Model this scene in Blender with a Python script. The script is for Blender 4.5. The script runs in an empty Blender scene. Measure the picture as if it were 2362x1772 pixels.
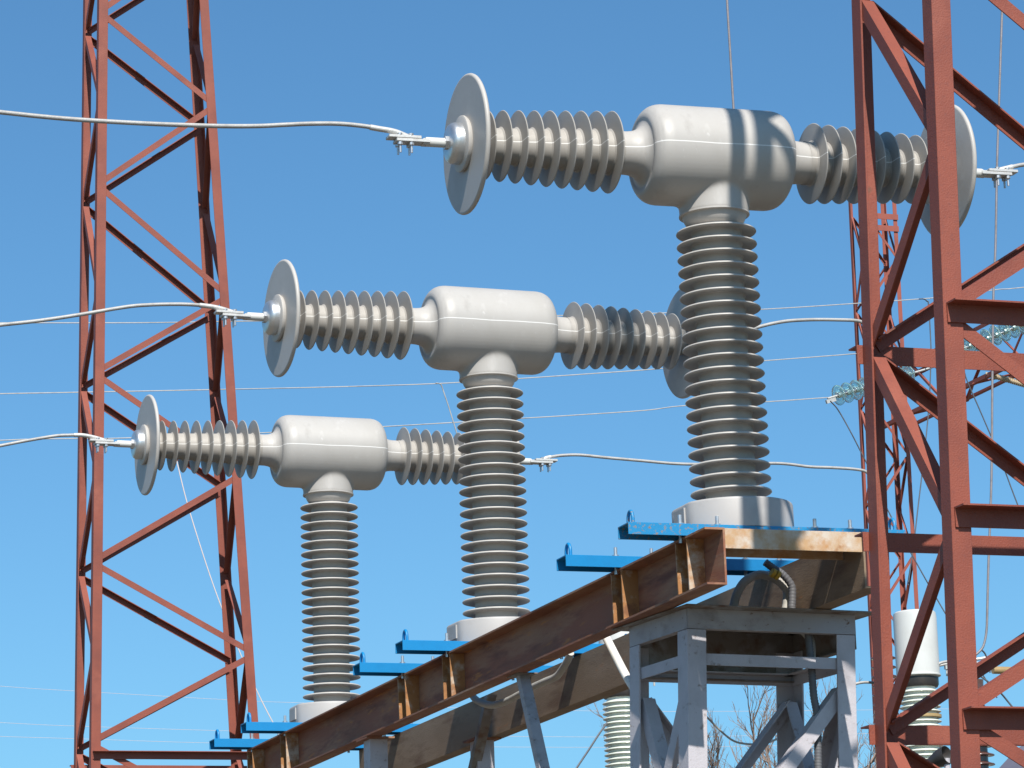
import bpy, bmesh, math, random
import numpy as np
from mathutils import Vector, Matrix
random.seed(7); np.random.seed(7)
sc = bpy.context.scene
C = sc.collection
R = math.radians
V = lambda *a: np.array(a, float)

# ------------------------------------------------------------------ camera
FPX, PITCH, ROLL, YAW, EYE = 7785.03, .2260, -.0348, .3451, 1.6
_r0 = V(math.cos(YAW), -math.sin(YAW), 0); _f0 = V(math.sin(YAW), math.cos(YAW), 0); _u0 = V(0, 0, 1)
FW = _f0*math.cos(PITCH) + _u0*math.sin(PITCH); _up = _u0*math.cos(PITCH) - _f0*math.sin(PITCH)
RT = _r0*math.cos(ROLL) + _up*math.sin(ROLL); UP = -_r0*math.sin(ROLL) + _up*math.cos(ROLL)
cd = bpy.data.cameras.new('camera'); cam = bpy.data.objects.new('camera', cd); C.objects.link(cam)
cd.sensor_width = 36; cd.lens = 36*FPX/2362; cd.clip_start = .1; cd.clip_end = 6000
cam.matrix_world = Matrix(((RT[0], UP[0], -FW[0], 0), (RT[1], UP[1], -FW[1], 0), (RT[2], UP[2], -FW[2], EYE), (0, 0, 0, 1)))
sc.camera = cam

# ------------------------------------------------------------------ light
SUN = V(-.17, -1, 1.11); SUN /= np.linalg.norm(SUN)
w = bpy.data.worlds.new('World'); sc.world = w; w.use_nodes = True
nt = w.node_tree; bg = nt.nodes['Background']; sky = nt.nodes.new('ShaderNodeTexSky')
sky.sky_type = 'NISHITA'; sky.sun_disc = False
sky.sun_elevation = math.asin(SUN[2]); sky.sun_rotation = math.atan2(SUN[0], SUN[1])
sky.altitude = 400; sky.air_density = 1.0; sky.dust_density = 1.2; sky.ozone_density = 2.4
tint = nt.nodes.new('ShaderNodeMix'); tint.data_type = 'RGBA'; tint.blend_type = 'MULTIPLY'; tint.inputs[0].default_value = 1
tint.inputs[7].default_value = (.69, 1.16, 1.38, 1)     # clear deep-blue northern sky
nt.links.new(sky.outputs[0], tint.inputs[6]); nt.links.new(tint.outputs[2], bg.inputs[0]); bg.inputs[1].default_value = .069
sl = bpy.data.lights.new('sun', 'SUN'); sl.energy = 5.; sl.angle = R(.53); sl.color = (1, .955, .88)
so = bpy.data.objects.new('sun', sl); C.objects.link(so)
so.rotation_euler = Vector(SUN).to_track_quat('Z', 'Y').to_euler()
vs = sc.view_settings; vs.view_transform = 'Standard'; vs.look = 'None'; vs.exposure = .5; vs.gamma = 1
sc.cycles.max_bounces = 8; sc.cycles.transparent_max_bounces = 24

def ray(x, y): return RT*(x-1181)/FPX - UP*(y-886)/FPX + FW
def at(x, y, X=None, Y=None, Z=None):
    d = ray(x, y)
    k = X/d[0] if X is not None else Y/d[1] if Y is not None else (Z-EYE)/d[2]
    return V(0, 0, EYE) + d*k

# ------------------------------------------------------------------ materials
def mat(name, base, rough=.5, metal=0., spec=.5, var=None, scale=8., bump=0., bscale=60., speck=None, stretch=None, coat=0.):
    """procedural material: var = list of (colour, lo, hi) noise patches, speck = (colour, scale, thr)"""
    m = bpy.data.materials.new(name); m.use_nodes = True; t = m.node_tree; n = t.nodes; L = t.links
    b = n['Principled BSDF']; b.inputs['Roughness'].default_value = rough; b.inputs['Metallic'].default_value = metal
    b.inputs['Specular IOR Level'].default_value = spec; b.inputs['Coat Weight'].default_value = coat
    tc = n.new('ShaderNodeTexCoord'); src = tc.outputs['Object']
    mp = n.new('ShaderNodeMapping'); mp.inputs['Scale'].default_value = stretch or (1, 1, 1); L.new(src, mp.inputs[0])
    col = n.new('ShaderNodeRGB'); col.outputs[0].default_value = (*base, 1); cur = col.outputs[0]
    k = 0
    for c, lo, hi, s in (var or []):
        k += 1
        nz = n.new('ShaderNodeTexNoise'); nz.noise_dimensions = '4D'; nz.inputs['W'].default_value = k*3.7
        nz.inputs['Scale'].default_value = s; nz.inputs['Detail'].default_value = 6; nz.inputs['Roughness'].default_value = .62
        L.new(mp.outputs[0], nz.inputs['Vector'])
        mr = n.new('ShaderNodeMapRange'); mr.inputs[1].default_value = lo; mr.inputs[2].default_value = hi
        L.new(nz.outputs[0], mr.inputs[0])
        mx = n.new('ShaderNodeMix'); mx.data_type = 'RGBA'
        L.new(mr.outputs[0], mx.inputs[0]); L.new(cur, mx.inputs[6]); mx.inputs[7].default_value = (*c, 1); cur = mx.outputs[2]
    L.new(cur, b.inputs['Base Color'])
    if bump:
        nz = n.new('ShaderNodeTexNoise'); nz.inputs['Scale'].default_value = bscale; nz.inputs['Detail'].default_value = 4
        L.new(mp.outputs[0], nz.inputs['Vector'])
        bp = n.new('ShaderNodeBump'); bp.inputs['Strength'].default_value = bump; bp.inputs['Distance'].default_value = .004
        L.new(nz.outputs[0], bp.inputs['Height']); L.new(bp.outputs[0], b.inputs['Normal'])
    m['out'] = 0
    return m

M = {}
M['red'] = mat('red_oxide_paint', (.222, .052, .029), .6, var=[((.165, .037, .022), .42, .68, 4.), ((.265, .074, .045), .56, .72, 2.3), ((.16, .042, .03), .55, .70, 95.), ((.16, .06, .035), .66, .72, 9.)], bump=.35, bscale=170)
M['red_far'] = mat('weathered_red_paint', (.25, .062, .04), .65, var=[((.14, .04, .03), .5, .7, 3.)])
M['polymer'] = mat('grey_polymer', (.41, .388, .365), .48, var=[((.35, .33, .305), .42, .7, 4.), ((.44, .42, .40), .6, .8, 11.)], spec=.35)
M['porcelain'] = mat('pale_porcelain', (.66, .68, .60), .2, var=[((.52, .55, .48), .5, .7, 5.)], coat=.3)
M['brownporc'] = mat('brown_porcelain', (.10, .05, .04), .2, var=[((.07, .035, .03), .4, .7, 6.)], coat=.3)
M['white'] = mat('white_paint', (.53, .53, .51), .4, var=[((.46, .46, .43), .5, .75, 3.)])
M['drum'] = mat('grey_drum_paint', (.36, .345, .335), .5, var=[((.29, .27, .26), .45, .7, 5.)])
M['wire_dim'] = mat('oxidised_aluminium', (.22, .20, .21), .55, metal=.2, var=[((.16, .145, .15), .45, .7, 14.)], bump=.3, bscale=220)
M['cast'] = mat('cast_aluminium', (.62, .63, .64), .36, metal=.85, var=[((.48, .48, .48), .45, .7, 20.)], bump=.1)
M['alu'] = mat('aluminium_fitting', (.52, .515, .50), .5, metal=.35, var=[((.40, .39, .37), .45, .7, 25.)], bump=.2)
M['zinc'] = mat('zinc_bolt', (.55, .55, .56), .35, metal=.8, var=[((.42, .42, .42), .45, .7, 30.)])
M['wire'] = mat('stranded_aluminium', (.36, .355, .345), .55, metal=.15, var=[((.26, .25, .24), .45, .7, 14.)], bump=.3, bscale=220)
M['wire_mid'] = mat('weathered_aluminium', (.36, .35, .34), .6, metal=.1, var=[((.28, .27, .26), .45, .7, 14.)], bump=.3, bscale=220)
M['wire_dark'] = mat('dark_cable', (.09, .095, .11), .5, var=[((.06, .06, .07), .4, .7, 9.)])
M['wire_pink'] = mat('pale_cord', (.55, .47, .45), .6, var=[((.48, .42, .40), .4, .7, 4.)])
M['blue'] = mat('blue_enamel', (.0, .185, .44), .45, var=[((.0, .15, .37), .45, .7, 5.), ((.005, .21, .48), .6, .8, 14.), ((.03, .13, .25), .64, .70, 40.), ((.12, .07, .05), .70, .74, 55.)])
M['blue_worn'] = mat('chipped_blue_enamel', (.005, .185, .40), .5, var=[((.01, .21, .44), .45, .7, 8.), ((.19, .165, .15), .55, .60, 75.), ((.17, .085, .045), .61, .66, 55.)])
M['rust'] = mat('rusted_steel', (.23, .087, .047), .75, var=[((.29, .155, .09), .46, .6, 3.2), ((.125, .044, .03), .5, .68, 7.), ((.24, .19, .15), .6, .72, 4.1), ((.40, .16, .04), .6, .7, 13.)], stretch=(1, .35, 2.2), bump=.25, bscale=90)
M['rust_pale'] = mat('flaking_pale_rust', (.42, .26, .135), .75, var=[((.50, .43, .36), .46, .6, 5.), ((.28, .12, .045), .56, .66, 9.), ((.40, .2, .075), .5, .7, 17.)], bump=.25, bscale=90)
M['rust_bright'] = mat('orange_rust', (.33, .15, .05), .75, var=[((.46, .38, .30), .5, .62, 9.), ((.20, .085, .035), .5, .66, 16.)])
M['rust_tan'] = mat('tan_weathered_steel', (.205, .14, .088), .75, var=[((.26, .185, .125), .45, .65, 2.6), ((.14, .082, .048), .5, .66, 5.), ((.30, .13, .05), .62, .72, 8.)], stretch=(1, .4, 2.), bump=.25, bscale=90)
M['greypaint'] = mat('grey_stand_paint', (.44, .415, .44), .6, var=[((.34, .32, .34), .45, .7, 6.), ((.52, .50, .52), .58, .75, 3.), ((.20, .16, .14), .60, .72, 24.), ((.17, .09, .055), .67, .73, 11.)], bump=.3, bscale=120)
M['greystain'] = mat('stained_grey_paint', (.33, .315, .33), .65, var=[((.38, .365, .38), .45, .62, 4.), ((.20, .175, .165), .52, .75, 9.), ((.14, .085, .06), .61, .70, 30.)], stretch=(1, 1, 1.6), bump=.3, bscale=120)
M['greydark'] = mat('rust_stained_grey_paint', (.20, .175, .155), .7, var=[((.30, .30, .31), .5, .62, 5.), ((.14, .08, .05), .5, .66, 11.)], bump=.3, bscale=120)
M['hose'] = mat('grey_conduit', (.42, .40, .36), .55, var=[((.33, .31, .28), .45, .7, 8.)])
M['hose_white'] = mat('white_conduit', (.72, .70, .66), .5, var=[((.6, .57, .53), .5, .75, 8.)])
M['hose_dark'] = mat('dark_conduit', (.10, .10, .11), .55, var=[((.14, .14, .14), .45, .7, 8.)])
M['yellow'] = mat('yellow_tape', (.62, .42, .05), .6, var=[((.5, .33, .05), .5, .7, 20.)])
M['bus'] = mat('ochre_busbar', (.36, .25, .11), .5, var=[((.26, .17, .08), .45, .7, 5.)])
M['black'] = mat('black_enamel', (.03, .028, .028), .4, var=[((.05, .04, .035), .5, .7, 9.)])
M['beige'] = mat('beige_silicone', (.42, .33, .22), .5, var=[((.36, .28, .18), .5, .7, 8.)])
M['gravel'] = mat('grey_gravel', (.125, .10, .075), .9, var=[((.085, .07, .052), .45, .65, 9.), ((.17, .14, .11), .55, .7, 30.), ((.075, .085, .04), .5, .65, .25)], bump=1., bscale=40)
M['hill'] = mat('hazy_hill', (.15, .14, .19), .9, var=[((.11, .105, .13), .45, .7, .02)])
M['bark'] = mat('bare_bark', (.20, .16, .14), .85, var=[((.13, .10, .085), .45, .7, 6.)])
M['twig'] = mat('bare_twigs', (.20, .145, .115), .85, var=[((.13, .09, .075), .45, .7, 3.)])
def glass_mat():
    m = bpy.data.materials.new('green_glass'); m.use_nodes = True; t = m.node_tree; n = t.nodes; L = t.links
    b = n['Principled BSDF']; b.inputs['Base Color'].default_value = (.72, .93, .87, 1); b.inputs['Roughness'].default_value = .06
    b.inputs['Transmission Weight'].default_value = .82; b.inputs['IOR'].default_value = 1.32; b.inputs['Coat Weight'].default_value = .3
    nz = n.new('ShaderNodeTexNoise'); nz.inputs['Scale'].default_value = 12
    cr = n.new('ShaderNodeMapRange'); cr.inputs[3].default_value = .04; cr.inputs[4].default_value = .2
    L.new(nz.outputs[0], cr.inputs[0]); L.new(cr.outputs[0], b.inputs['Roughness'])
    return m
M['glass'] = glass_mat()

# polymer housings carry a pale mould seam along the horizontal mid line
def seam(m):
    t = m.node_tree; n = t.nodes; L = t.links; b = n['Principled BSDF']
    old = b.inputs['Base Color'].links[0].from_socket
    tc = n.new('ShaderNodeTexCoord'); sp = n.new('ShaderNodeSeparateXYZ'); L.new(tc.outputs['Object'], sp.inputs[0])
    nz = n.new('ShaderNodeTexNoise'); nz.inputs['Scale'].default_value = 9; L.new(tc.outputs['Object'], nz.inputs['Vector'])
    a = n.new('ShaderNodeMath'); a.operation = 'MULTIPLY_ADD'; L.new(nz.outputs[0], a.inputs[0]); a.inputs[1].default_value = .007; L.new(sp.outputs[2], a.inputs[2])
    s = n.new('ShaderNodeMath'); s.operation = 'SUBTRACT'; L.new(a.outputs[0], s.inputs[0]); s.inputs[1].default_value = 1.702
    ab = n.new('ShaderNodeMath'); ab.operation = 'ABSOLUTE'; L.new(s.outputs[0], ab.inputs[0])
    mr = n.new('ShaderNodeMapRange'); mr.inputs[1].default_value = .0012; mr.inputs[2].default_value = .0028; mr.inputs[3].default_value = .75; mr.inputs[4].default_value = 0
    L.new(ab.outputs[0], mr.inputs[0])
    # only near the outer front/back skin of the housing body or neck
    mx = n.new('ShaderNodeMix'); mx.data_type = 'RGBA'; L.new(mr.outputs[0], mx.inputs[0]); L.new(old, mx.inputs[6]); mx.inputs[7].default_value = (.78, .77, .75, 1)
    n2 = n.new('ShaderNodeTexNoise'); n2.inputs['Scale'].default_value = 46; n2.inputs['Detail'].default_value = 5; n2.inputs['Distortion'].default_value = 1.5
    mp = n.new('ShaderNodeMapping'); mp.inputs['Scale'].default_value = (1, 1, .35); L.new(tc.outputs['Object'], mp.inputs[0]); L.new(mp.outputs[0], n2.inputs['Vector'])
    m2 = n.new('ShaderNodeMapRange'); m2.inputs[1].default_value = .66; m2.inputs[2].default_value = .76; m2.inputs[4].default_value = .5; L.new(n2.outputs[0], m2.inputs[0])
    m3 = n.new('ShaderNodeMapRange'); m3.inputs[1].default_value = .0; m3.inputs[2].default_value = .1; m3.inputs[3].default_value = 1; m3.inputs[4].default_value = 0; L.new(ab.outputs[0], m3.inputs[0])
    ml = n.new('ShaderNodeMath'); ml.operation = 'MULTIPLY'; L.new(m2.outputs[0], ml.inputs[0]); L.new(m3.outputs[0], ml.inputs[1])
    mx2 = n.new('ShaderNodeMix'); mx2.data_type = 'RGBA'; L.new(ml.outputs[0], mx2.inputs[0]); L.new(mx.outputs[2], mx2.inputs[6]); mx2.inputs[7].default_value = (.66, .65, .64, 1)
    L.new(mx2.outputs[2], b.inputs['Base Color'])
M['housing'] = mat('grey_polymer_housing', (.385, .366, .345), .47, var=[((.345, .325, .30), .42, .7, 3.), ((.45, .43, .41), .58, .78, 12.), ((.30, .28, .26), .6, .74, 7.)], spec=.4, stretch=(1, 1, .45))
seam(M['housing'])
M['bushing'] = mat('grey_polymer_sheds', (.35, .33, .305), .5, var=[((.30, .28, .255), .42, .7, 4.), ((.40, .38, .36), .6, .8, 11.)], spec=.35)
seam(M['bushing'])

# ------------------------------------------------------------------ mesh helpers
class MB:
    def __init__(s): s.v = []; s.f = []
    def add(s, vs, fs):
        o = len(s.v); s.v += [tuple(map(float, p)) for p in vs]; s.f += [[i+o for i in f] for f in fs]; return s
    def box(s, c, d, ax=None):
        c = V(*c); ax = ax if ax is not None else np.eye(3); d = V(*d)/2
        vs = [c + ax[0]*d[0]*i + ax[1]*d[1]*j + ax[2]*d[2]*k for i in (-1, 1) for j in (-1, 1) for k in (-1, 1)]
        return s.add(vs, [(0, 1, 3, 2), (4, 6, 7, 5), (0, 4, 5, 1), (2, 3, 7, 6), (0, 2, 6, 4), (1, 5, 7, 3)])
    def prism(s, P, Q, u, v, poly):
        P, Q = V(*P), V(*Q); n = len(poly)
        vs = [P + u*a + v*b for a, b in poly] + [Q + u*a + v*b for a, b in poly]
        return s.add(vs, [list(range(n))[::-1], list(range(n, 2*n))] + [(i, (i+1) % n, n+(i+1) % n, n+i) for i in range(n)])
    def angle(s, P, Q, u, v, w, t=.008):
        return s.prism(P, Q, u, v, [(0, 0), (w, 0), (w, t), (t, t), (t, w), (0, w)])
    def channel(s, P, Q, u, v, h, b, t=.008):   # web along u (height h), flanges along v (width b)
        return s.prism(P, Q, u, v, [(0, 0), (h, 0), (h, b), (h-t, b), (h-t, t), (t, t), (t, b), (0, b)])
    def lathe(s, prof, o=(0, 0, 0), ax='z', n=48, cap=True):
        o = V(*o)
        if isinstance(ax, str): a = {'x': V(1, 0, 0), 'y': V(0, 1, 0), 'z': V(0, 0, 1)}[ax]
        else: a = V(*ax)/np.linalg.norm(ax)
        e = V(0, 0, 1) if abs(a[2]) < .9 else V(1, 0, 0)
        e1 = np.cross(a, e); e1 /= np.linalg.norm(e1); e2 = np.cross(a, e1)
        vs = []; fs = []; m = len(prof)
        for t, r in prof:
            for k in range(n):
                q = 2*math.pi*k/n; vs.append(o + a*t + (e1*math.cos(q)+e2*math.sin(q))*r)
        for i in range(m-1):
            for k in range(n):
                fs.append((i*n+k, i*n+(k+1) % n, (i+1)*n+(k+1) % n, (i+1)*n+k))
        if cap: fs += [list(range(n))[::-1], list(range((m-1)*n, m*n))]
        return s.add(vs, fs)
    def tube(s, pts, r, n=8, closed=False, taper=None):
        pts = [V(*p) for p in pts]; N = len(pts); vs = []; fs = []
        T = [pts[min(i+1, N-1)]-pts[max(i-1, 0)] for i in range(N)]
        if closed: T = [pts[(i+1) % N]-pts[i-1] for i in range(N)]
        T = [t/(np.linalg.norm(t)+1e-12) for t in T]
        e = V(0, 0, 1) if abs(T[0][2]) < .9 else V(1, 0, 0)
        a = np.cross(T[0], e); a /= np.linalg.norm(a)
        for i in range(N):
            a = a - T[i]*(a@T[i]); a /= np.linalg.norm(a)+1e-12; b = np.cross(T[i], a)
            rr = r if taper is None else r*(1+(taper-1)*i/max(1, N-1))
            if callable(r): rr = r(i)
            for k in range(n):
                q = 2*math.pi*k/n; vs.append(pts[i]+(a*math.cos(q)+b*math.sin(q))*rr)
        for i in range(N if closed else N-1):
            j = (i+1) % N
            for k in range(n): fs.append((i*n+k, i*n+(k+1) % n, j*n+(k+1) % n, j*n+k))
        if not closed: fs += [list(range(n))[::-1], list(range((N-1)*n, N*n))]
        return s.add(vs, fs)
    def build(s, name, m, parent=None, smooth=0, bevel=0):
        me = bpy.data.meshes.new(name); me.from_pydata(s.v, [], s.f); me.update()
        bm = bmesh.new(); bm.from_mesh(me); bmesh.ops.recalc_face_normals(bm, faces=bm.faces[:])
        if bevel:
            es = [e for e in bm.edges if len(e.link_faces) == 2 and e.calc_face_angle(0) > .6]
            bmesh.ops.bevel(bm, geom=es, offset=bevel, segments=1, affect='EDGES', clamp_overlap=True)
        bm.to_mesh(me); bm.free()
        o = bpy.data.objects.new(name, me); C.objects.link(o); me.materials.append(m)
        if smooth:
            me.shade_smooth()
            if smooth < 180: me.set_sharp_from_angle(angle=R(smooth))
        if parent is not None: o.parent = parent
        return o
def empty(name, loc=(0, 0, 0)):
    o = bpy.data.objects.new(name, None); C.objects.link(o); o.location = tuple(loc); o.empty_display_size = .1; return o
def tag(o, label, cat, group=None, kind=None):
    if label: o['label'] = label
    if cat: o['category'] = cat
    if group: o['group'] = group
    if kind: o['kind'] = kind
    return o
def copy_tree(o, parent=None):
    c = o.copy(); C.objects.link(c)
    if parent is not None: c.parent = parent
    for ch in list(o.children): copy_tree(ch, c)
    return c
def spline(P, n=8):
    P = [V(*p) for p in P]; Q = [2*P[0]-P[1]] + P + [2*P[-1]-P[-2]]; out = []
    for i in range(1, len(Q)-2):
        for k in range(n):
            t = k/n; a, b, c, d = Q[i-1:i+3]
            out.append(.5*(2*b+(c-a)*t+(2*a-5*b+4*c-d)*t*t+(3*b-a-3*c+d)*t**3))
    return out+[P[-1]]
nrm = lambda a: V(*a)/np.linalg.norm(a)
X_, Y_, Z_ = V(1, 0, 0), V(0, 1, 0), V(0, 0, 1)

# ------------------------------------------------------------------ ground, hill
g = MB(); S = 3000; N = 24
g.add([(-S, -200, 0), (S, -200, 0), (S, 2*S, 0), (-S, 2*S, 0)], [(0, 1, 2, 3)])
tag(g.build('ground', M['gravel']), None, None, kind='structure')
hb = MB(); hx = [at(2225+18*i, 1760, Y=1500.)[0] for i in range(60)]
pts = []
for j in range(9):
    for i, x in enumerate(hx):
        t = i/59; top = (2676-1790)/7785*1590*(.93+.10*min(1, t*5)+.08*math.sin(t*7)+.02*math.sin(t*31+j)) if i > 0 else 0
        top *= min(1, .93+t*1.2)
        s_ = math.sin(math.pi*j/8)
        pts.append((x + 40*(j-4), 1500+(j-4)*140, max(-1, top*s_)))
hb.add(pts, [(j*60+i, j*60+i+1, (j+1)*60+i+1, (j+1)*60+i) for j in range(8) for i in range(59)])
tag(hb.build('hill', M['hill'], smooth=180), None, None, kind='structure')

# ------------------------------------------------------------------ lattice towers
def face_brace(P, Q, n, w, t=.006):
    """angle bar in a tower face: flat leg in the face, other leg pointing inward along the top edge"""
    P, Q, n = V(*P), V(*Q), V(*n); d = nrm(Q-P)
    n = nrm(n - d*(n@d)); dn = np.cross(d, n); dn = dn if dn[2] < 0 else -dn
    m = MB(); o = -dn*w/2
    return m.angle(P+o, Q+o, dn, -n, w, t)
def rail(P, Q, n, w, t=.006):
    """horizontal angle outside the legs: flat leg hanging, other leg pointing outward along the top"""
    P, Q, n = V(*P), V(*Q), V(*n); return MB().angle(P+Z_*w/2, Q+Z_*w/2, -Z_, n, w, t)

def tower(name, label, legs, ztop, full, half, rails_f, rails_b, mt, lw=.08, bw=.05, group=None, railw=.063, zmin=0, lacetop=99):
    """legs: dict FL,FR,BL,BR -> function z -> point (outer corner). full nodes on left/back legs, half nodes on right/front legs"""
    root = empty(name, legs['FL'](0)); inv = -V(*legs['FL'](0))
    sg = {'FL': (1, 1), 'FR': (-1, 1), 'BL': (1, -1), 'BR': (-1, -1)}
    for k, fn in legs.items():
        sx, sy = sg[k]
        MB().angle(fn(zmin)+inv, fn(ztop)+inv, X_*sx, Y_*sy, lw).build('leg', mt, root, bevel=.0015)
    t = .008
    def node(k, z, face):
        sx, sy = sg[k]; p = legs[k](z)+inv
        if face in 'fb': return p + X_*sx*.05 + Y_*sy*t
        return p + Y_*sy*.05 + X_*sx*t
    seq = sorted([(z, 0) for z in full]+[(z, 1) for z in half])
    for face, (a, b, n) in dict(f=('FL', 'FR', -Y_), b=('BL', 'BR', Y_), l=('BL', 'FL', -X_), r=('BR', 'FR', X_)).items():
        for (z0, k0), (z1, k1) in zip(seq, seq[1:]):
            if k0 == k1 or (face == 'l' and z1 > lacetop): continue
            g0 = .035; 
            P = node((a, b)[k0], z0+g0, face); Q = node((a, b)[k1], z1-g0, face)
            face_brace(P, Q, n, bw).build('brace', mt, root)
    for z in rails_f:
        rail(legs['FL'](z)+inv+X_*.012-Y_*.001, legs['FR'](z)+inv-X_*.012-Y_*.001, -Y_, railw).build('crossbar', mt, root)
    for z in rails_b:
        rail(legs['BL'](z)+inv-X_*.022+Y_*.001, legs['BR'](z)+inv+X_*.06+Y_*.001, Y_, railw).build('crossbar', mt, root)
    return tag(root, label, 'lattice tower', group)
def line(p, q):
    p, q = V(*p), V(*q); return lambda z: p+(q-p)*(z-p[2])/(q[2]-p[2])
# right tower (near): left legs measured, right legs outside the frame
TS = .963; YF, YE = 10.494*TS, 11.17*TS; W0 = 1.16
le = lambda z, Y: V(TS*5.376+.0280*(z-(1.6+1.35*TS)), Y, z)
ri = lambda z, Y: V(TS*(5.376+W0)-.034*(z-(1.6+1.35*TS)), Y, z)
sz = lambda L: [1.6+(z-1.6)*TS for z in L]
RTL = dict(FL=lambda z: le(z, YF), BL=lambda z: le(z, YE), FR=lambda z: ri(z, YF), BR=lambda z: ri(z, YE))
fz = [.2, 1.64, 3.055, 4.50, 5.91, 7.1, 9.45, 11.2, 12.6, 14.]; hz_ = [.95, 2.35, 3.73, 5.16, 6.5, 8.3, 10.4, 11.9, 13.3]
tower('lattice_tower', 'near red lattice tower standing in front of the right end of the nearest tee-shaped transformer', RTL, 14.6, sz(fz), sz(hz_),
      sz([3.04, 3.755, 4.50, 1.64]), sz([3.072, 3.79, 4.505, 1.64]), M['red'], lw=.0745, bw=.049, railw=.07, lacetop=7.6, group='red steel lattice towers')
# left tower
YA, YB = 27., 27.676
LA = line(at(228.6, 0, Y=YA), at(209.8, 1772, Y=YA)); LBk = line(at(191.7, 0, Y=YB), at(170, 1772, Y=YB))
LC = line(at(481, 0, Y=YA), at(594.2, 1642, Y=YA)); LD = line(at(450, 0, Y=YB), at(546.5, 1640, Y=YB))
fz2 = [.4, 1.95, 3.5, 5.03, 6.53, 8.13, 9.77, 11.32, 12.8, 14.2]; hz2 = [1.2, 2.75, 4.25, 5.785, 7.31, 8.86, 10.55, 12.05, 13.5]
tower('lattice_tower', 'red lattice tower at left, crossed by the three thick conductors', dict(FL=LA, BL=LBk, FR=LC, BR=LD), 14.6, fz2, hz2, [4.93], [4.9], M['red'], group='red steel lattice towers')

# far slim mast with box girder
dF = 52.
FLx = at(1988, 800, Y=44.0); Ym, Yb = 44.0, 44.45
sBL = line(at(1956.5, 464, Y=Yb), at(1990.8, 1175, Y=Yb)); sFR = line(at(2070.5, 523, Y=Ym), at(2107, 1175, Y=Ym))
wd = .60
far = dict(BL=sBL, FR=sFR, FL=lambda z: sFR(z)-X_*wd, BR=lambda z: sBL(z)+X_*wd)
zt_ = at(2000, 425, Y=44.)[2]
nf = []; z = .3
while z < zt_-.3: nf.append(z); z += 1.5
fm = tower('lattice_mast', 'slim distant red lattice mast seen between the legs of the near right tower', far, zt_, nf, [q+.75 for q in nf[:-1]], [], [], M['red_far'], lw=.065, bw=.035, railw=.05)
inv = -V(*far['FL'](0))
for y in (500, 527):
    z = at(2040, y, Y=Ym)[2]
    MB().box((far['FL'](z)+far['FR'](z))/2+inv-Y_*.012, (wd+.02, .012, .085)).build('batten', M['red_far'], fm)
# box girder running from the mast towards the viewer
gp = at(2101, 956, Y=43.4); gtop = .78
gd = empty('box_girder', gp)
L_ = 24.
def gl(y, sx, tz): return V(sx*.42, -y, tz*gtop)
for sx in (0, 1):
    for tz in (0, 1):
        MB().angle(gl(-1, sx, tz), gl(L_, sx, tz), X_*(1-2*sx), Z_*(1-2*tz), .06).build('chord', M['red_far'], gd)
for k in range(24):
    for sx, n in ((0, -X_), (1, X_)):
        a, b = (0, 1) if k % 2 else (1, 0)
        face_brace(gl(k, sx, a)+X_*(.01 if sx == 0 else -.01), gl(k+1, sx, b)+X_*(.01 if sx == 0 else -.01), n, .035).build('lacing', M['red_far'], gd)
    MB().tube([gl(k, k % 2, 0)-Z_*.0, gl(k+1, 1-k % 2, 0)], .018, 5).build('lacing', M['red_far'], gd)
tag(gd, 'red lattice box girder leaving the distant mast towards the upper right', 'girder')
# carry the girder on a second distant mast, outside the frame
gp2 = gp+V(.2, -23.2, 0)
t2 = copy_tree(fm); t2.location = tuple(V(gp2[0]-.1, gp2[1], 0)); tag(t2, 'distant red lattice mast carrying the near end of the box girder', 'lattice tower')

# ------------------------------------------------------------------ tee-shaped transformers
def shed_profile(x0, x1, xs, rs, rc, root=.02, rim=.0042):
    """lathe profile along the axis with sheds at xs (radius rs[i]) on a core of radius rc(x)"""
    p = [(x0, rc(x0))]
    for x, r in zip(xs, rs):
        c = rc(x); h = root/2
        p += [(x-h-.002, c), (x-h*.55, c+.007), (x-rim*.8, r-.010), (x-rim*.6, r-.002), (x, r), (x+rim*.6, r-.002), (x+rim*.8, r-.010), (x+h*.55, c+.007), (x+h+.002, c)]
    return p+[(x1, rc(x1))]
def post_profile(zs, r, rc, z0, z1):
    p = [(z0, rc)]
    for z in zs:
        p += [(z-.004, rc), (z+.001, rc+.005), (z-.001, r-.025), (z-.0035, r-.006), (z-.0035, r-.002), (z-.001, r), (z+.0025, r-.0008), (z+.0055, r-.004), (z+.0075, r-.012), (z+.015, rc+.009), (z+.021, rc)]
    return p+[(z1, rc)]
ZC = 4.183; ZA = 1.698
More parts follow.
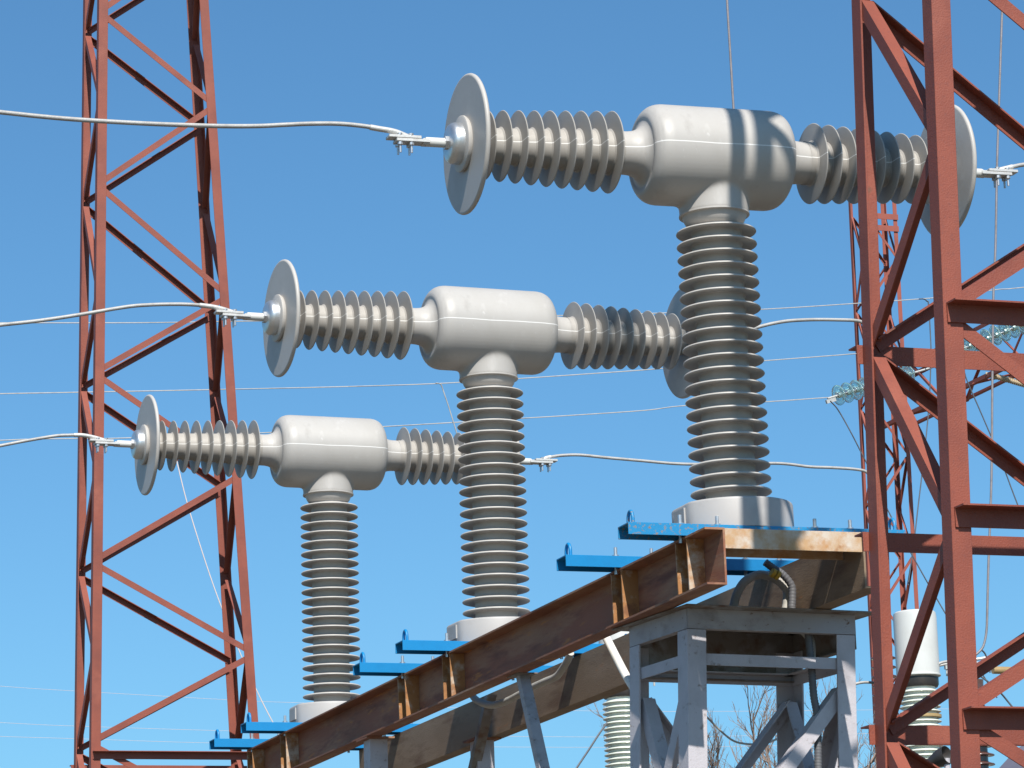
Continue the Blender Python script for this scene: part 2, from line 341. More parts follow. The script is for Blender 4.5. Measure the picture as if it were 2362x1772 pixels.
def transformer():
    root = empty('current_transformer')
    # base drum with one flat side
    m = MB(); n = 72; rr = .262; xf = -.242; ring = []
    for k in range(n):
        q = 2*math.pi*k/n; ring.append((max(xf, rr*math.cos(q)), rr*math.sin(q)))
    prof = [(0, 1.), (.118, 1.), (.124, .992), (.128, .975), (.13, .4)]
    vs = [(x*s_, y*s_, z) for z, s_ in prof for x, y in ring]
    fs = [(i*n+k, i*n+(k+1) % n, (i+1)*n+(k+1) % n, (i+1)*n+k) for i in range(4) for k in range(n)]
    m.add(vs, fs+[list(range(n))[::-1], list(range(4*n, 5*n))])
    d = m.build('base_drum', M['drum'], root, smooth=35)
    tb = MB(); tb.box((xf-.001, .0, .075), (.012, .12, .07)).build('cover_plate', M['drum'], d)
    zs = [.188+.05825*i for i in range(21)]
    MB().lathe(post_profile(zs, .1764, .110, .12, 1.42), n=80, cap=False).build('post_insulator', M['polymer'], root, smooth=40)
    # tee housing: body of revolution about X plus flared collar about Z, blended
    hp = [(-.47, .095), (-.405, .0955), (-.378, .099), (-.355, .109), (-.340, .123), (-.331, .140), (-.3285, .152), (-.3325, .158), (-.3325, .168), (-.328, .182), (-.317, .198), (-.301, .211), (-.281, .219), (-.258, .2225)]
    hp = hp+[(-x, r) for x, r in hp[::-1]]
    b = MB().lathe(hp, (0, 0, ZA), 'x', 72)
    b.lathe([(1.374, .08), (1.375, .100), (1.381, .113), (1.391, .125), (1.405, .134), (1.424, .140), (1.431, .142), (1.434, .153), (1.47, .153), (1.62, .155)], (-.004, 0, 0), 'z', 64)
    ob = b.build('tee_housing', M['housing'], root)
    md = ob.modifiers.new('rm', 'REMESH'); md.mode = 'VOXEL'; md.voxel_size = .0045
    ms = ob.modifiers.new('sm', 'SMOOTH'); ms.factor = .5; ms.iterations = 12
    dg = bpy.context.evaluated_depsgraph_get(); me = bpy.data.meshes.new_from_object(ob.evaluated_get(dg))
    ob.modifiers.clear(); old = ob.data; ob.data = me; bpy.data.meshes.remove(old); me.name = 'tee_housing'
    # wider blend where the collar meets the body
    vg = ob.vertex_groups.new(name='blend'); co = np.empty(len(me.vertices)*3); me.vertices.foreach_get('co', co); co = co.reshape(-1, 3)
    rr_ = np.hypot(co[:, 0]+.004, co[:, 1]); hb_ = np.sqrt(np.maximum(0, .2215**2-co[:, 1]**2)); gap = np.abs((ZA-co[:, 2])-hb_)
    wgt = np.clip(1-np.abs(rr_-.153)/.035, 0, 1)*np.clip(1-gap/.06, 0, 1)*(co[:, 2] > ZA-.25)*(co[:, 2] < ZA-.12)
    for k in np.nonzero(wgt > .02)[0]: vg.add([int(k)], float(min(1, wgt[k]*1.6)), 'REPLACE')
    m3 = ob.modifiers.new('sm2', 'SMOOTH'); m3.factor = .5; m3.iterations = 70; m3.vertex_group = 'blend'
    dg = bpy.context.evaluated_depsgraph_get(); me2 = bpy.data.meshes.new_from_object(ob.evaluated_get(dg))
    ob.modifiers.clear(); ob.vertex_groups.clear(); ob.data = me2; bpy.data.meshes.remove(me); me = me2; me.name = 'tee_housing'; me.shade_smooth()
    MB().lathe([(1.4285, .140), (1.4285, .1535), (1.4295, .1555), (1.437, .1555), (1.4375, .150)], (-.004, 0, 0), 'z', 64, cap=False).build('collar_ring', M['polymer'], root, smooth=50)
    for s in (-1, 1):
        xs = [.4795+.0716*k for k in range(9)]; rs = [.1807-.0289*k/8 for k in range(9)]
        rc = lambda x: .0975-.025*(x-.44)/.66
        MB().lathe(shed_profile(.44, 1.12, xs, rs, rc), (0, 0, ZA), (s, 0, 0), 80, cap=False).build('bushing', M['bushing'], root, smooth=40)
        rd = .3056
        disc = MB().lathe([(1.126, .06), (1.126, rd-.011), (1.127, rd-.006), (1.131, rd-.0015), (1.137, rd), (1.143, rd-.0015), (1.147, rd-.006), (1.148, rd-.010), (1.148, rd-.0115), (1.1475, rd-.1), (1.1475, .06)], (0, 0, ZA), (s, 0, 0), 112).build('end_disc', M['polymer'], root, smooth=40)
        MB().lathe([(1.146, .115), (1.158, .123), (1.167, .1225), (1.171, .116), (1.172, .06)], (0, 0, ZA), (s, 0, 0), 72).build('flange_ring', M['polymer'], disc, smooth=40)
        MB().lathe([(1.165, .09), (1.195, .0905), (1.207, .088), (1.217, .081), (1.223, .07), (1.225, .03)], (0, 0, ZA), (s, 0, 0), 56).build('hub_cap', M['cast'], disc, smooth=40)
        MB().lathe([(1.222, .03), (1.238, .03), (1.239, .022), (1.245, .021)], (0, 0, ZA), (s, 0, 0), 6).build('hub_nut', M['zinc'], disc)
        rod = MB().lathe([(1.20, .021), (1.318, .021), (1.324, .019)], (0, 0, ZA), (s, 0, 0), 24).build('terminal_rod', M['white'], root, smooth=40)
        cl = MB()
        cl.box((s*1.385, 0, ZA-.004), (.15, .062, .014)); cl.box((s*1.42, 0, ZA+.012), (.145, .056, .013))
        cl.box((s*1.325, 0, ZA-.003), (.03, .045, .026))
        cl = cl.build('terminal_clamp', M['alu'], root, bevel=.002)
        for i in (0, 1):
            for j in (-1, 1):
                MB().lathe([(-.058, .0052), (-.024, .0052), (-.024, .012), (-.012, .012), (-.012, .006), (.018, .006), (.018, .011), (.027, .011)], (s*(1.392+.05*i), j*.018, ZA), 'z', 8).build('bolt', M['zinc'], cl, smooth=30)
    return root
ct0 = transformer()
UNITS = []
for i, (x, y, t, wz, lab) in enumerate(((3.4693, 7.9713, -.0092, -.0131, 'large grey tee-shaped transformer nearest the right tower, striped by its shadows, topmost of the three'),
                                  (3.4836, 9.9126, .0025, .0217, 'grey tee-shaped transformer in the middle of the row of three'),
                                  (3.5048, 11.8319, .0073, -.0069, 'smallest and farthest grey tee-shaped transformer, in front of the left tower'))):
    o = ct0 if i == 0 else copy_tree(ct0)
    o.location = (x*1.65+.77*t, y*1.65, ZC); o.rotation_euler = (0, t, wz)
    tag(o, lab, 'transformer', 'tee-shaped current transformers on the rusty beams'); UNITS.append(o)
def unit_pt(i, p):
    o = UNITS[i]; M4 = Matrix.Translation(o.location) @ o.rotation_euler.to_matrix().to_4x4(); return V(*(M4 @ Vector(p)))

# ------------------------------------------------------------------ blue channels, beams
def blue_channel(m):
    root = empty('support_channel'); L = .638; b = .125; h = .052; t = .006
    # web on top, legs hanging: section in (y, z)
    MB().prism((-L, 0, 0), (L, 0, 0), Y_, Z_, [(0, 0), (b, 0), (b, -h), (b-t, -h), (b-t, -t), (t, -t), (t, -h), (0, -h)]).build('channel', m, root, bevel=.001)
    for s in (-1, 1):
        q = [V(s*(L-.02), .02+.045*(1-math.cos(k*math.pi/10))*.5*2, .052*math.sin(k*math.pi/10)+.0) for k in range(11)]
        q = [V(s*(L-.035), .062+.028*math.cos(k*math.pi/12), .02+.038*math.sin(k*math.pi/12)) for k in range(13)]
        q = [V(q[0][0], q[0][1], -.002)]+q+[V(q[-1][0], q[-1][1], -.002)]
        MB().tube(q, .0075, 10).build('lifting_loop', m, root, smooth=60)
    for x in (-.385, -.215, .235, .40):
        MB().lathe([(-.075, .008), (0, .008), (0, .015), (.012, .015), (.012, .008), (.045, .008), (.047, .006)], (x, .05, 0), 'z', 10).build('bolt', M['zinc'], root, smooth=30)
    return root
ys = [(12.895, 13.669), (16.127, 16.899), (19.295, 20.075)]
names = ['nearest the right tower', 'of the middle transformer', 'of the farthest transformer']
bc = None
for i in range(3):
    for k in range(2):
        worn = (i == 0 and k == 0)
        if worn: o = blue_channel(M['blue_worn'])
        elif bc is None: o = bc = blue_channel(M['blue'])
        else: o = copy_tree(bc)
        y = ys[i][k]; o.location = (5.132+.638+.009*(y-12.9), y, ZC); o.rotation_euler = (0, 0, -.01 if i == 0 else .004)
        lab = [['chipped blue steel channel under the front edge of the nearest transformer', 'plain blue steel channel under the back edge of the nearest transformer'],
               ['blue steel channel under the front edge of the middle transformer', 'blue steel channel under the back edge of the middle transformer'],
               ['blue steel channel under the front edge of the farthest transformer', 'blue steel channel under the back edge of the farthest transformer, lowest in view']][i][k]
        tag(o, lab, 'steel channel', 'blue channels under the transformers')
ZT = ZC-.0535; HB = .24; YN, YFAR = 12.69, 20.2
bx = lambda y: 5.387+.0065*(y-YN)     # flange tip line of the left beam
dirb = nrm(V(.0065, 1, 0))
def rust_beam(flip):
    x0 = bx(YN)+.090 if not flip else 6.105
    root = empty('rusty_beam', (x0, YN, ZT-HB)); s = -1 if not flip else 1
    mt = M['rust'] if not flip else M['rust_tan']
    L = (YFAR-YN) if not flip else (YFAR-YN-.02)
    MB().channel((0, 0, 0), dirb*L, Z_, X_*s, HB, .09, .009).build('channel', mt, root)
    if not flip:
        for i in range(3):
            for k in range(2):
                for q, dy in enumerate((.004, .128)):
                    yy = ys[i][k]-YN+dy
                    MB().prism((-.0095+.0065*yy, yy, .0095), (-.0095+.0065*yy, yy+.008, .0095), X_, Z_, [(0, 0), (-.074, 0), (-.078, .221), (0, .221)]).build('stiffener', M['rust_bright'], root)
    return root
tag(rust_beam(False), 'dark rusty channel beam with stiffener plates, its open side facing left', 'beam', 'rusty beams carrying the transformers')
tag(rust_beam(True), 'tan weathered channel beam behind the dark stiffened one, flat web facing left', 'beam', 'rusty beams carrying the transformers')
xa = bx(YN)+.092
cc = MB(); cc.prism((xa, YN+.006, ZT-.0015), (6.103, YN+.004, ZT-.0015), Y_, Z_, [(0, 0), (.195, 0), (.195, -.085), (.187, -.085), (.187, -.008), (.008, -.008), (.008, -.085), (0, -.085)])
tag(cc.build('cross_channel', M['rust_pale'], bevel=.001), 'flaking pale rusty crosspiece joining the near ends of the two beams', 'steel channel')

# ------------------------------------------------------------------ stands
def table_stand():
    fl = V(5.517, 13.23); a = R(5.5); ux = V(math.cos(a), math.sin(a), 0); uy = V(-math.sin(a), math.cos(a), 0)
    root = empty('steel_stand', (fl[0], fl[1], 0)); Wd, Dp = .83, .55; zt = 3.879; h = .086
    lean = V(-.038, 0, 0)
    P = lambda i, j, z: ux*Wd*i + uy*Dp*j + lean*(zt-z) + Z_*z
    # top frame channels (web outside)
    def fr(p, q, n, h=h):
        return MB().channel(p+n*.003-Z_*h, q+n*.003-Z_*h, Z_, -n, h, .04, .006)
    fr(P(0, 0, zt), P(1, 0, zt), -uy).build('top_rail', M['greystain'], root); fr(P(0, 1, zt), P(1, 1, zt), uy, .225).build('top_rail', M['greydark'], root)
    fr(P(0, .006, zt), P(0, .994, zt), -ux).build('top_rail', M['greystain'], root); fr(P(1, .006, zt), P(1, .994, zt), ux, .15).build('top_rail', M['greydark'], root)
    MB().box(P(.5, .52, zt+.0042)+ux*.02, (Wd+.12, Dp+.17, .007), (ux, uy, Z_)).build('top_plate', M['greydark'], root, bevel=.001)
    lw = .092
    zl = zt-h-.002
    for i in (0, 1):
        for j in (0, 1):
            sx, sy = 1-2*i, 1-2*j
            MB().angle(P(i, j, 0), P(i, j, zl), ux*sx, uy*sy, lw, .009).build('leg', M['greypaint'], root, bevel=.0015)
    zr = at(1635, 1522, Y=13.27)[2]
    n_ = {'f': -uy, 'b': uy, 'l': -ux, 'r': ux}
    ends = {'f': ((0, 0), (1, 0)), 'b': ((0, 1), (1, 1)), 'l': ((0, 0), (0, 1)), 'r': ((1, 0), (1, 1))}
    for k, (p, q) in ends.items():
        A = P(*p, zr)-n_[k]*.011; B = P(*q, zr)-n_[k]*.011
        MB().angle(A+Z_*.024, B+Z_*.024, -Z_, -n_[k], .05, .006).build('rail', M['greypaint'], root)
        # cross braces below the rail
        z0, z1 = zr-.12, zr-1.0
        d = nrm(B-A)
        for s in (0, 1):
            pa = P(*(p if s == 0 else q), z0)-n_[k]*(.011+.016*s)+d*(.05 if s == 0 else -.05); pb = P(*(q if s == 0 else p), z1)-n_[k]*(.011+.016*s)-d*(.05 if s == 0 else -.05)
            if k == 'f' and s == 0: continue
            face_brace(pa, pb, n_[k], .06).build('brace', M['greypaint'], root)
    return tag(root, 'grey painted table-like steel stand with crossed braces under the near end of the beams', 'stand')
table_stand()
def bar(P, Q, u, v, w, m, parent, name='leg', t=.008):
    P, Q, u, v = V(*P), V(*Q), V(*u), V(*v); return MB().angle(P, Q, u, v, w, t).build(name, m, parent)
# splayed trestle under the middle of the beams
tr = empty('trestle', (5.47, 15.1, 0)); o_ = V(5.47, 15.1, 0)
zb_ = ZT-HB
a0 = at(1199, 1562, X=5.47); a1 = at(1245, 1772, X=5.47); dz = (a1-a0)/(a0[2]-a1[2]); A0 = a0+dz*(a0[2]-zb_); A1 = a0+dz*a0[2]
bar(A1-o_, A0-o_, X_, Y_, .052, M['greystain'], tr)
b0 = at(1128, 1640, X=6.07); b1 = at(1098, 1772, X=6.07); dz = (b1-b0)/(b0[2]-b1[2]); B0 = b0+dz*(b0[2]-ZT+.04); B1 = b0+dz*b0[2]
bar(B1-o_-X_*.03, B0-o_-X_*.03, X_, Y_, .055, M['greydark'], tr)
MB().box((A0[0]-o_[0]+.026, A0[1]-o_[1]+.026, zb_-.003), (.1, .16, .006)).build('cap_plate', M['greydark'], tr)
TR = (A0, A1, B0, B1)
tag(tr, 'splayed angle-iron trestle legs under the middle of the beams', 'trestle')
# far post support
yp = at(880, 1700, Z=zb_)[1]
ps = empty('post_support', (5.5, yp, 0))
for x in (0., .62):
    MB().channel((x-.05, 0, 0), (x-.05, 0, zb_-.012), Y_*1., X_, .12, .1, .008).build('post', M['greypaint'], ps)
    MB().box((x, .06, zb_-.006), (.16, .2, .010)).build('cap_plate', M['rust'], ps)
MB().angle((-.04, .02, 3.2), (.66, .02, 3.2), -Z_, Y_, .06).build('crossbar', M['greypaint'], ps)
tag(ps, 'two-post grey channel support under the far part of the beams', 'stand')

# ------------------------------------------------------------------ hoses under the transformers
def hose(name, pts, r, m, label, rib=False, n=10, group=None, cat='hose'):
    pts = [V(min(p[0], 6.072), p[1], p[2]) if p[2] > 3.86 and 6.0 < p[0] < 6.4 else p for p in pts]
    P = spline(pts, n)
    if rib:
        Q = []
        for i in range(len(P)-1):
            L = np.linalg.norm(P[i+1]-P[i]); k = max(2, int(L/.004))
            Q += [P[i]+(P[i+1]-P[i])*j/k for j in range(k)]
        o = MB().tube(Q, lambda i: r*(1+.07*math.sin(i*2.1)), 12).build(name, m, smooth=60)
    else: o = MB().tube(P, r, 14).build(name, m, smooth=60)
    return tag(o, label, cat, group)
px = lambda L, **k: [at(x, y, **k) for x, y in L]
hose('conduit', px([(1690, 1408), (1693, 1395), (1701, 1368), (1719, 1341), (1751, 1326), (1787, 1335), (1814, 1360), (1834, 1391), (1852, 1424), (1866, 1470), (1872, 1520)], Y=13.42), .0195, M['hose'], 'thick grey conduit arching under the nearest transformer')
hose('conduit', px([(1765, 1297), (1785, 1312), (1806, 1326), (1826, 1352), (1842, 1384), (1852, 1412), (1860, 1450), (1868, 1500), (1873, 1555), (1877, 1605), (1884, 1646), (1886, 1690), (1887, 1772), (1888, 1860), (1888, 2300)], Y=13.36), .0165, M['hose_dark'], 'dark ribbed conduit dropping beside the right leg of the grey stand', rib=True, n=6)
hose('conduit', px([(1316, 1506), (1310, 1522), (1298, 1542), (1283, 1561), (1256, 1573), (1226, 1587), (1197, 1603), (1170, 1617), (1136, 1627), (1108, 1620), (1092, 1608), (1085, 1590)], X=5.78), .0185, M['hose'], 'pale grey conduit looping below the middle transformer')
hose('conduit', px([(1392, 1452), (1397, 1468), (1406, 1486), (1425, 1523), (1446, 1562), (1470, 1600), (1500, 1640)], X=5.62), .0195, M['hose_white'], 'white conduit slanting behind the left legs of the grey stand')
hose('cable', px([(1590, 1618), (1632, 1656), (1660, 1684), (1690, 1708), (1720, 1716), (1760, 1716), (1790, 1706), (1830, 1690)], Y=14.4), .0048, M['hose'], 'thin grey cable sagging between the legs of the grey stand', cat='cable')
t_ = MB()
for p in ((1783, 1322), (1793, 1327)): t_.lathe([(-.008, .021), (.008, .021)], at(*p, Y=13.28), (1, .1, -.6), 14)
tag(t_.build('tape_band', M['yellow'], smooth=40), 'yellow tape wound on the conduit under the nearest transformer', 'tape')

# ------------------------------------------------------------------ conductors and wires
def cable(pts, r, m, label, name='conductor', group=None, cat='cable', n=8, seg=8):
    return tag(MB().tube(spline(pts, n), r, seg).build(name, m, smooth=60), label, cat, group)
def left_conductor(i, L, label):
    y = unit_pt(i, (-1.4, 0, ZA))[1]; end = unit_pt(i, (-1.40, 0, ZA+.017))
    P = [at(x, yy, Y=y) for x, yy in L]
    P = [P[0]+(P[0]-P[1])*2.0]+P
    o = tag(MB().tube(spline(P, 10), .0098, 12).build('conductor', M['wire'], smooth=60), label, 'cable', 'thick stranded conductors of the transformers')
    q = spline(P[-3:]+[end], 8)
    MB().tube(q[-22:], .0125, 12).build('cable_lug', M['alu'], o, smooth=60)
    return o
left_conductor(0, [(0, 259), (100, 269.5), (191.7, 277), (330, 285), (434, 289), (520, 291.3), (597, 291), (650, 288.5), (705, 286), (760, 285.3), (800, 287), (843, 291.7), (872, 297), (910, 304)], 'thick pale conductor running left from the nearest transformer, highest of the three at left')
left_conductor(1, [(0, 750), (90, 740), (181, 726.6), (289, 708.5), (345, 703.5), (408.7, 702), (450, 703.5), (477, 706), (505, 711)], 'thick pale conductor running left from the middle transformer across the red tower')
left_conductor(2, [(0, 1028.6), (60, 1017), (126.6, 1006), (160, 1004), (188, 1004), (212, 1008)], 'thick pale conductor running left from the farthest transformer')
def right_conductor(i, L, label, Y=None):
    end = unit_pt(i, (1.40, 0, ZA+.017)); y = Y or end[1]
    P = [at(x, yy, Y=y) for x, yy in L]
    o = tag(MB().tube(spline(P, 10), .0098, 12).build('conductor', M['wire'], smooth=60), label, 'cable', 'thick stranded conductors of the transformers')
    MB().tube(spline([end, P[0], P[1]], 8)[:14], .0125, 12).build('cable_lug', M['alu'], o, smooth=60); return o
right_conductor(0, [(2325, 388), (2340, 384), (2362, 380), (2420, 374), (2600, 380)], 'thick conductor leaving the right disc of the nearest transformer')
right_conductor(1, [(1672, 775), (1700, 768), (1746, 755.5), (1780, 747), (1815, 741), (1850, 738.5), (1887, 737.5), (1930, 738), (1971, 739.5), (1990, 745), (2003, 765), (2010, 800), (2018, 900), (2030, 1200), (2045, 1700), (2060, 2300)], 'thick conductor running right from behind the tall insulator column of the nearest transformer')
right_conductor(2, [(1262, 1056), (1275, 1053.5), (1300, 1050.5), (1340, 1050), (1400, 1056), (1480, 1063), (1562, 1070), (1650, 1071), (1775, 1069), (1820, 1071), (1868, 1077), (1920, 1079), (1975, 1083), (2000, 1090), (2012, 1110), (2020, 1150), (2030, 1300), (2046, 1700), (2060, 2300)], 'thick slightly wavy conductor running right behind the middle transformer column')
YW = 40.
cable(px([(-400, 745), (50, 745), (250, 745), (402, 744), (578, 741), (900, 737), (1276, 728.5), (1507, 723), (1754, 714), (1985, 699.5), (2137, 688.7), (2155, 687), (2296, 668.7), (2362, 663), (2700, 625)], Y=YW), .007, M['wire_mid'], 'thin wire passing behind the middle transformer and up to the right', 'thin_wire', 'thin overhead wires', 'wire', 4, 6)
cable(px([(-400, 915), (0, 908.5), (470, 899.5), (800, 892), (1009, 885), (1195, 873.7), (1440, 857), (1525, 850.7), (1761, 832.6), (1978, 816), (2100, 806)], Y=YW), .007, M['wire_mid'], 'thin wire just below the middle transformer housing', 'thin_wire', 'thin overhead wires', 'wire', 4, 6)
cable(px([(-400, 1040), (0, 1016), (173, 1012), (275, 1011), (600, 999), (877, 984.8), (1060, 974), (1208, 965), (1340, 957), (1491, 946.6), (1579, 936), (1768, 927), (1898, 918), (1915, 918)], Y=YW), .007, M['wire_mid'], 'thin wire passing behind the farthest transformer to the glass insulators', 'thin_wire', 'thin overhead wires', 'wire', 4, 6)
cable(px([(1005, 884), (1013, 885), (1018, 889), (1025, 909), (1037, 945), (1053, 998), (1075, 1075)], Y=YW-.02), .0075, M['wire'], 'short wire hanging from the wire behind the farthest transformer', 'drop_wire', None, 'wire', 5, 6)
cable(px([(395, 1010), (408, 1065), (437, 1179), (497, 1364), (562, 1526), (593, 1595), (627, 1662), (690, 1775)], Y=46.), .008, M['wire_pink'], 'pale cord slanting down through the left tower', 'drop_wire', None, 'wire', 5, 6)
cable(px([(2120, 690), (2131, 690), (2138, 695), (2142, 705), (2147, 792), (2147, 834), (2142, 947), (2127, 1091), (2117, 1175), (2111, 1227), (2095, 1350)], Y=YW-.02), .0085, M['wire_dark'], 'dark wire dropping between the legs of the near right tower', 'drop_wire', None, 'wire', 5, 6)
cable(px([(1915, 925), (1934, 947), (1964, 1000), (1989, 1049), (2020, 1110), (2048, 1177), (2108, 1288), (2187, 1426), (2300, 1610)], Y=YW-.3), .0085, M['wire_dark'], 'dark wire slanting down from the glass insulator clamp', 'drop_wire', None, 'wire', 5, 6)
cable(px([(2225, 860), (2233, 884), (2273, 976), (2310, 1065), (2348, 1166), (2400, 1290)], Y=34.), .0075, M['wire_dark'], 'dark wire slanting down right of the near tower leg', 'drop_wire', None, 'wire', 5, 6)
cable([at(1669, -160, Y=20.), at(1677, 0, Y=20.), at(1684.5, 125, Y=20.), at(1692, 250, Y=20.), at(1715, 640, Y=20.), at(1740, 1050, Y=20.), at(1751, 1240, Y=20.)], .0085, M['wire_dim'], 'vertical wire descending behind the nearest transformer housing', 'drop_wire', None, 'wire', 4, 8)
cable(px([(2318, -160), (2312.4, 0), (2306, 190), (2299.8, 380), (2296.5, 560), (2291.5, 681), (2289, 873), (2287, 1100), (2280, 1303), (2277.5, 1400), (2275.7, 1453), (2270, 1485), (2262, 1500), (2245, 1515)], Y=20.), .0085, M['wire_dim'], 'long vertical wire with a hooked lower end beside the near tower', 'drop_wire', None, 'wire', 5, 8)
cable(px([(2262, 1498), (2272, 1508), (2280, 1530), (2284, 1552)], Y=21.), .006, M['wire_dark'], 'short curved wire at the foot of the hooked wire', 'drop_wire', None, 'wire', 5, 6)
cable(px([(2255, 1555), (2300, 1590), (2340, 1637), (2400, 1710)], Y=26.), .008, M['wire_dark'], 'dark wire crossing behind the lower braces of the near tower', 'drop_wire', None, 'wire', 5, 6)
for k, (L, lb) in enumerate((([(-500, 1545), (0, 1583), (170, 1594), (517, 1614), (680, 1621), (1245, 1638), (1700, 1641), (2600, 1630)], 'upper'), ([(-500, 1640), (0, 1667), (170, 1675), (521, 1686), (900, 1695), (1330, 1700), (1700, 1698), (2600, 1680)], 'middle'), ([(-500, 1683), (0, 1699), (170, 1704), (485, 1714), (900, 1721), (1330, 1724), (1700, 1722), (2600, 1705)], 'lower'))):
    cable(px(L, Y=150.), .008, M['wire_pink'], lb+' of three faint distant power lines crossing low behind the left tower', 'power_line', 'distant power lines', 'wire', 5, 5)
cable(px([(1400, 1668), (1382, 1693), (1356, 1733), (1330, 1772), (1280, 1850)], Y=24.), .008, M['wire_dark'], 'dark cable rising to the pale ribbed insulator left of the stand', 'drop_wire', None, 'wire', 5, 6)

# ------------------------------------------------------------------ glass insulator strings
def disc_proto():
    e = MB().lathe([(-.012, .03), (.0, .06), (.006, .11), (.002, .135), (-.012, .140), (-.016, .132), (-.006, .095), (-.012, .06), (-.03, .04)], ax='x', n=36, cap=False)
    return e.build('glass_disc', M['glass'], smooth=50)
gd0 = disc_proto(); gc0 = MB().lathe([(-.04, .012), (-.03, .03), (.0, .036), (.04, .04), (.055, .03), (.06, .014), (.11, .012)], ax='x', n=20).build('metal_cap', M['cast'], smooth=40)
first = [True]
def glass_string(P, Q, n, label):
    P, Q = V(*P), V(*Q); d = nrm(Q-P); root = empty('glass_insulator_string', P)
    rot = Vector(d).to_track_quat('X', 'Z').to_euler(); root.rotation_euler = rot
    L = np.linalg.norm(Q-P)
    for i in range(n):
        for src in (gd0, gc0):
            o = src if first[0] else src.copy()
            if not first[0]: C.objects.link(o)
            o.parent = root; o.location = (.14+i*(L-.3)/n, 0, 0)
        first[0] = False
    y = MB().tube([(-.06, 0, 0), (.12, 0, 0)], .014, 8); y.box((-.02, 0, -.04), (.16, .03, .05)); y.tube([(L-.2, 0, 0), (L+.3, 0, 0)], .014, 8)
    y.build('end_fitting', M['alu'], root)
    return tag(root, label, 'insulator', 'glass disc insulator strings')
glass_string(at(1917, 917, Y=YW), at(2135, 852, Y=YW+.3), 9, 'greenish glass disc string ending the thin wire, behind the near tower leg')
glass_string(at(2196, 815, Y=YW-1), at(2440, 715, Y=YW-1), 10, 'string of greenish glass discs right of the near tower, below the upper crossbar')
rp = at(2275, 862, Y=41.); rq = at(2460, 916, Y=40.)
d = nrm(rq-rp); L = np.linalg.norm(rq-rp); nn = 38
tag(MB().lathe(shed_profile(0, L, [.06+i*(L-.1)/nn for i in range(nn)], [.042]*nn, lambda x: .022, root=.02, rim=.003), rp, d, 20).build('rod_insulator', M['beige'], smooth=40), 'beige ribbed rod insulator hanging at the right edge under the girder', 'insulator')

# ------------------------------------------------------------------ white-capped instrument transformers behind
def capped():
    root = empty('capped_transformer'); r = .180
    MB().lathe([(-.545, r*.85), (-.53, r*1.02), (-.52, r*1.02), (-.515, r*.98), (-.05, r*.98), (-.012, r*.95), (0, r*.86), (.004, .02)], n=48).build('head_tank', M['white'], root, smooth=40)
    MB().lathe([(-.62, r*.84), (-.60, r*.9), (-.54, r*.9)], n=40).build('clamp_ring', M['black'], root, smooth=40)
    zs = [-.66-.04*i for i in range(60)]
    MB().lathe(post_profile(zs[::-1], r*.93, r*.74, zs[-1]-.06, -.60), n=48, cap=False).build('post_insulator', M['porcelain'], root, smooth=40)
    MB().lathe([(-.872, r*.75), (-.868, r*.935), (-.845, r*.935), (-.84, r*.7)], n=40).build('band', M['bus'], root, smooth=40)
    MB().box((0, 0, zs[-1]-.36), (.5, .5, .6)).build('base_tank', M['white'], root, bevel=.01)
    t = MB(); t.tube([(r*.9, 0, -.44), (r+.08, 0, -.42), (r+.5, -.05, -.36)], .013, 8); t.box((r+.09, 0, -.45), (.05, .03, .03)); t.tube([(r+.08, 0, -.44), (r+.08, 0, -.52)], .008, 6); t.build('terminal', M['alu'], root)
    return root
k0 = capped(); Yc = 24.5
hd = at(2109, 1412, Y=Yc); k0.location = tuple(hd)
tag(k0, 'white-capped transformer on a pale ribbed insulator, between the legs of the near right tower', 'transformer', 'white-capped transformers')
k1 = copy_tree(k0)
for c in list(k1.children):
    if c.name.startswith('band'): bpy.data.objects.remove(c)
hd1 = at(1431, 1428, Y=Yc-.3); k1.location = tuple(hd1)
tag(k1, 'pale ribbed transformer column left of the grey stand, its white cap hidden behind the beams', 'transformer', 'white-capped transformers')
for k, h in ((k0, hd), (k1, hd1)):
    zl = h[2]-.66-.04*59-.36-.3
    o = MB(); o.box((0, 0, zl/2-.002), (.3, .3, max(.2, zl-.004))); p_ = o.build('pedestal', M['greypaint']); p_.location = (h[0], h[1], 0)
    tag(p_, 'square grey pedestal under the '+('white-capped transformer between the right tower legs' if k is k0 else 'ribbed transformer column left of the stand'), 'pedestal', 'transformer pedestals')
def brown_post(top, r, label, n=40):
    root = empty('brown_insulator', (top[0], top[1], 0)); zt = top[2]
    zs = [zt-.04-.06*i for i in range(n) if zt-.04-.06*i > .4]
    MB().lathe(post_profile(zs[::-1], r, r*.6, .2, zt), n=36).build('post_insulator', M['brownporc'], root, smooth=40)
    MB().lathe([(zt, r*.6), (zt+.03, r*.62), (zt+.035, .03)], n=24).build('top_cap', M['brownporc'], root, smooth=40)
    MB().lathe([(0, r*1.1), (.2, r*1.1)], n=24).build('foot', M['greypaint'], root)
    return tag(root, label, 'insulator', 'brown post insulators')
brown_post(at(2246, 1580, Y=19.5), .105, 'brown ribbed post insulator half hidden behind the front leg of the near right tower')
brown_post(at(2036, 1505, Y=19.5), .082, 'brown ribbed post insulator peeking out left of the back leg of the near right tower')
cable(px([(1968, 1579), (1985, 1575), (2000, 1574), (2022, 1576)], Y=19.6), .009, M['wire'], 'knobbly short wire reaching the insulator behind the tower leg', 'drop_wire', None, 'wire', 5, 8)
bp = [at(2290, 1546, Y=24.), at(2500, 1551, Y=24.)]
tag(MB().tube(bp, .03, 14).build('busbar', M['bus'], smooth=60), 'ochre tubular busbar at the right edge behind the near tower', 'busbar')
cable(px([(2160, 1534), (2180, 1527), (2230, 1524), (2290, 1540)], Y=Yc-.1), .012, M['wire'], 'short jumper wire from the white-capped transformer', 'drop_wire', None, 'wire', 6, 8)
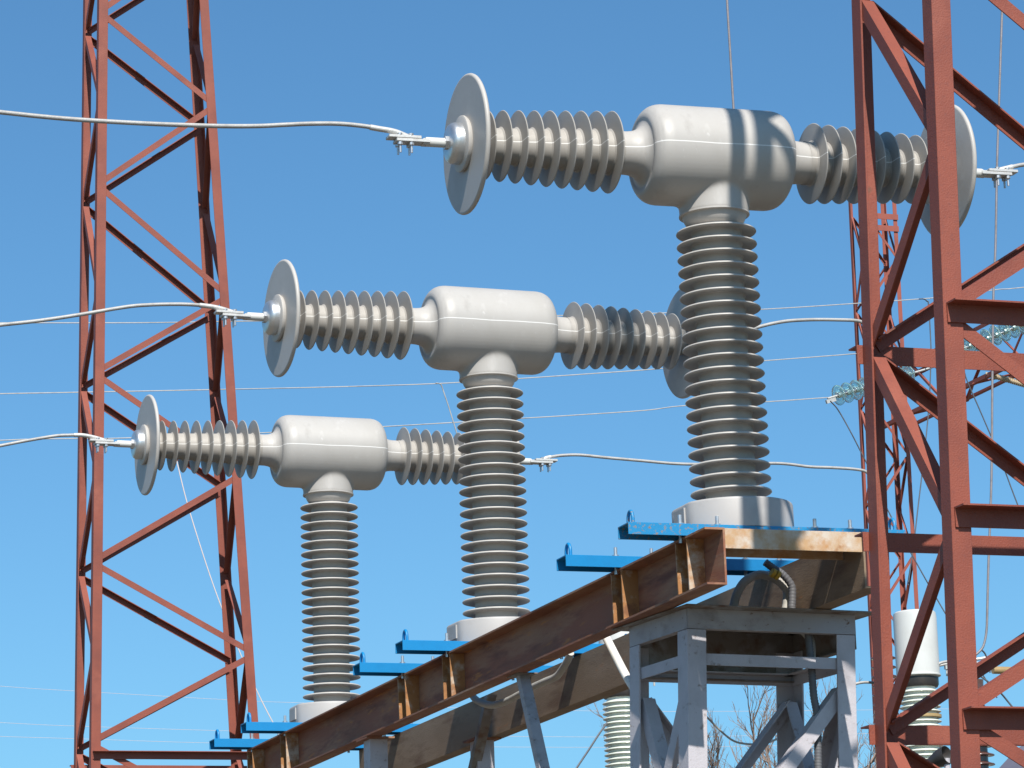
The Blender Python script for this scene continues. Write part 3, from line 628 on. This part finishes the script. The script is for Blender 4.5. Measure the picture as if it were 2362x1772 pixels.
def lamp(p, ax, r, label):
    root = empty('floodlight', p)
    MB().lathe([(-.16, .04), (-.13, r*.55), (-.05, r*.95), (.0, r), (.01, r*.98), (.004, r*.9), (-.02, r*.8), (-.05, .02)], ax=ax, n=32).build('lamp_head', M['black'], root, smooth=40)
    MB().tube([(0, 0, -.02), (0, .02, -p[2])], .02, 8).build('pole', M['greypaint'], root)
    return tag(root, label, 'lamp', 'black floodlights')
lamp(at(1926, 1742, Y=21.), (-1, -.55, -.1), .085, 'black round floodlight half hidden behind the right leg of the grey stand')
lamp(at(2183, 1742, Y=19.), (.55, -1, .35), .06, 'black floodlight between the legs of the near right tower')

# ------------------------------------------------------------------ bare trees
def bare_tree(base, h, seed, label, spread=.5, dens=1.):
    rnd = random.Random(seed); root = empty('bare_tree', base)
    tk, cr = MB(), MB()
    def grow(p, d, L, r, lev):
        n = 5; pts = [p]; q = p
        for i in range(n):
            d = nrm(d+V(rnd.gauss(0, .10), rnd.gauss(0, .10), rnd.gauss(.03, .05))); q = q+d*L/n; pts.append(q)
        (tk if lev == 0 else cr).tube(pts, r, 6 if lev == 0 else (5 if lev == 1 else 3), taper=.35)
        if lev >= 4: return
        k = int((13, 8, 6, 4)[lev]*dens)
        for i in range(k):
            t = (.28 if lev == 0 else .15)+(.72 if lev == 0 else .85)*(i+rnd.random())/k
            a = pts[min(n-1, int(t*n))]; b = pts[min(n, int(t*n)+1)]; s = a+(b-a)*(t*n-int(t*n))
            ph = rnd.random()*6.283; side = nrm(np.cross(d, V(math.cos(ph), math.sin(ph), .2)))
            nd = nrm(d*(1-spread)+side*spread*1.2+V(0, 0, .25))
            grow(s, nd, L*(.52 if lev == 0 else .55)*(1.15-.55*t)*rnd.uniform(.75, 1.15), max(.0038, r*(.42 if lev else .35)), lev+1)
    grow(V(0, 0, 0), V(0, 0, 1), h*.8, h*.013, 0)
    tk.build('trunk', M['bark'], root, smooth=60); cr.build('crown', M['twig'], root)
    return tag(root, label, 'tree', 'bare trees beyond the yard')
def tree_at(x, ytop, Y, seed, label, **k):
    t = at(x, ytop, Y=Y); return bare_tree((t[0], t[1], 0), t[2], seed, label, **k)
tree_at(1688, 1600, 42., 3, 'tallest slender bare tree seen through the grey stand opening', spread=.34)
tree_at(1730, 1705, 60., 5, 'low bushy bare tree in the left half of the grey stand opening', spread=.3, dens=1.35)
tree_at(1745, 1660, 44., 8, 'bare tree with thin upright twigs in the middle of the grey stand opening', spread=.42)
tree_at(1790, 1712, 58., 12, 'reddish bare bush at the foot of the grey stand opening', spread=.32, dens=1.4)
tree_at(1985, 1690, 40., 15, 'bare tree just left of the near right tower', spread=.4)
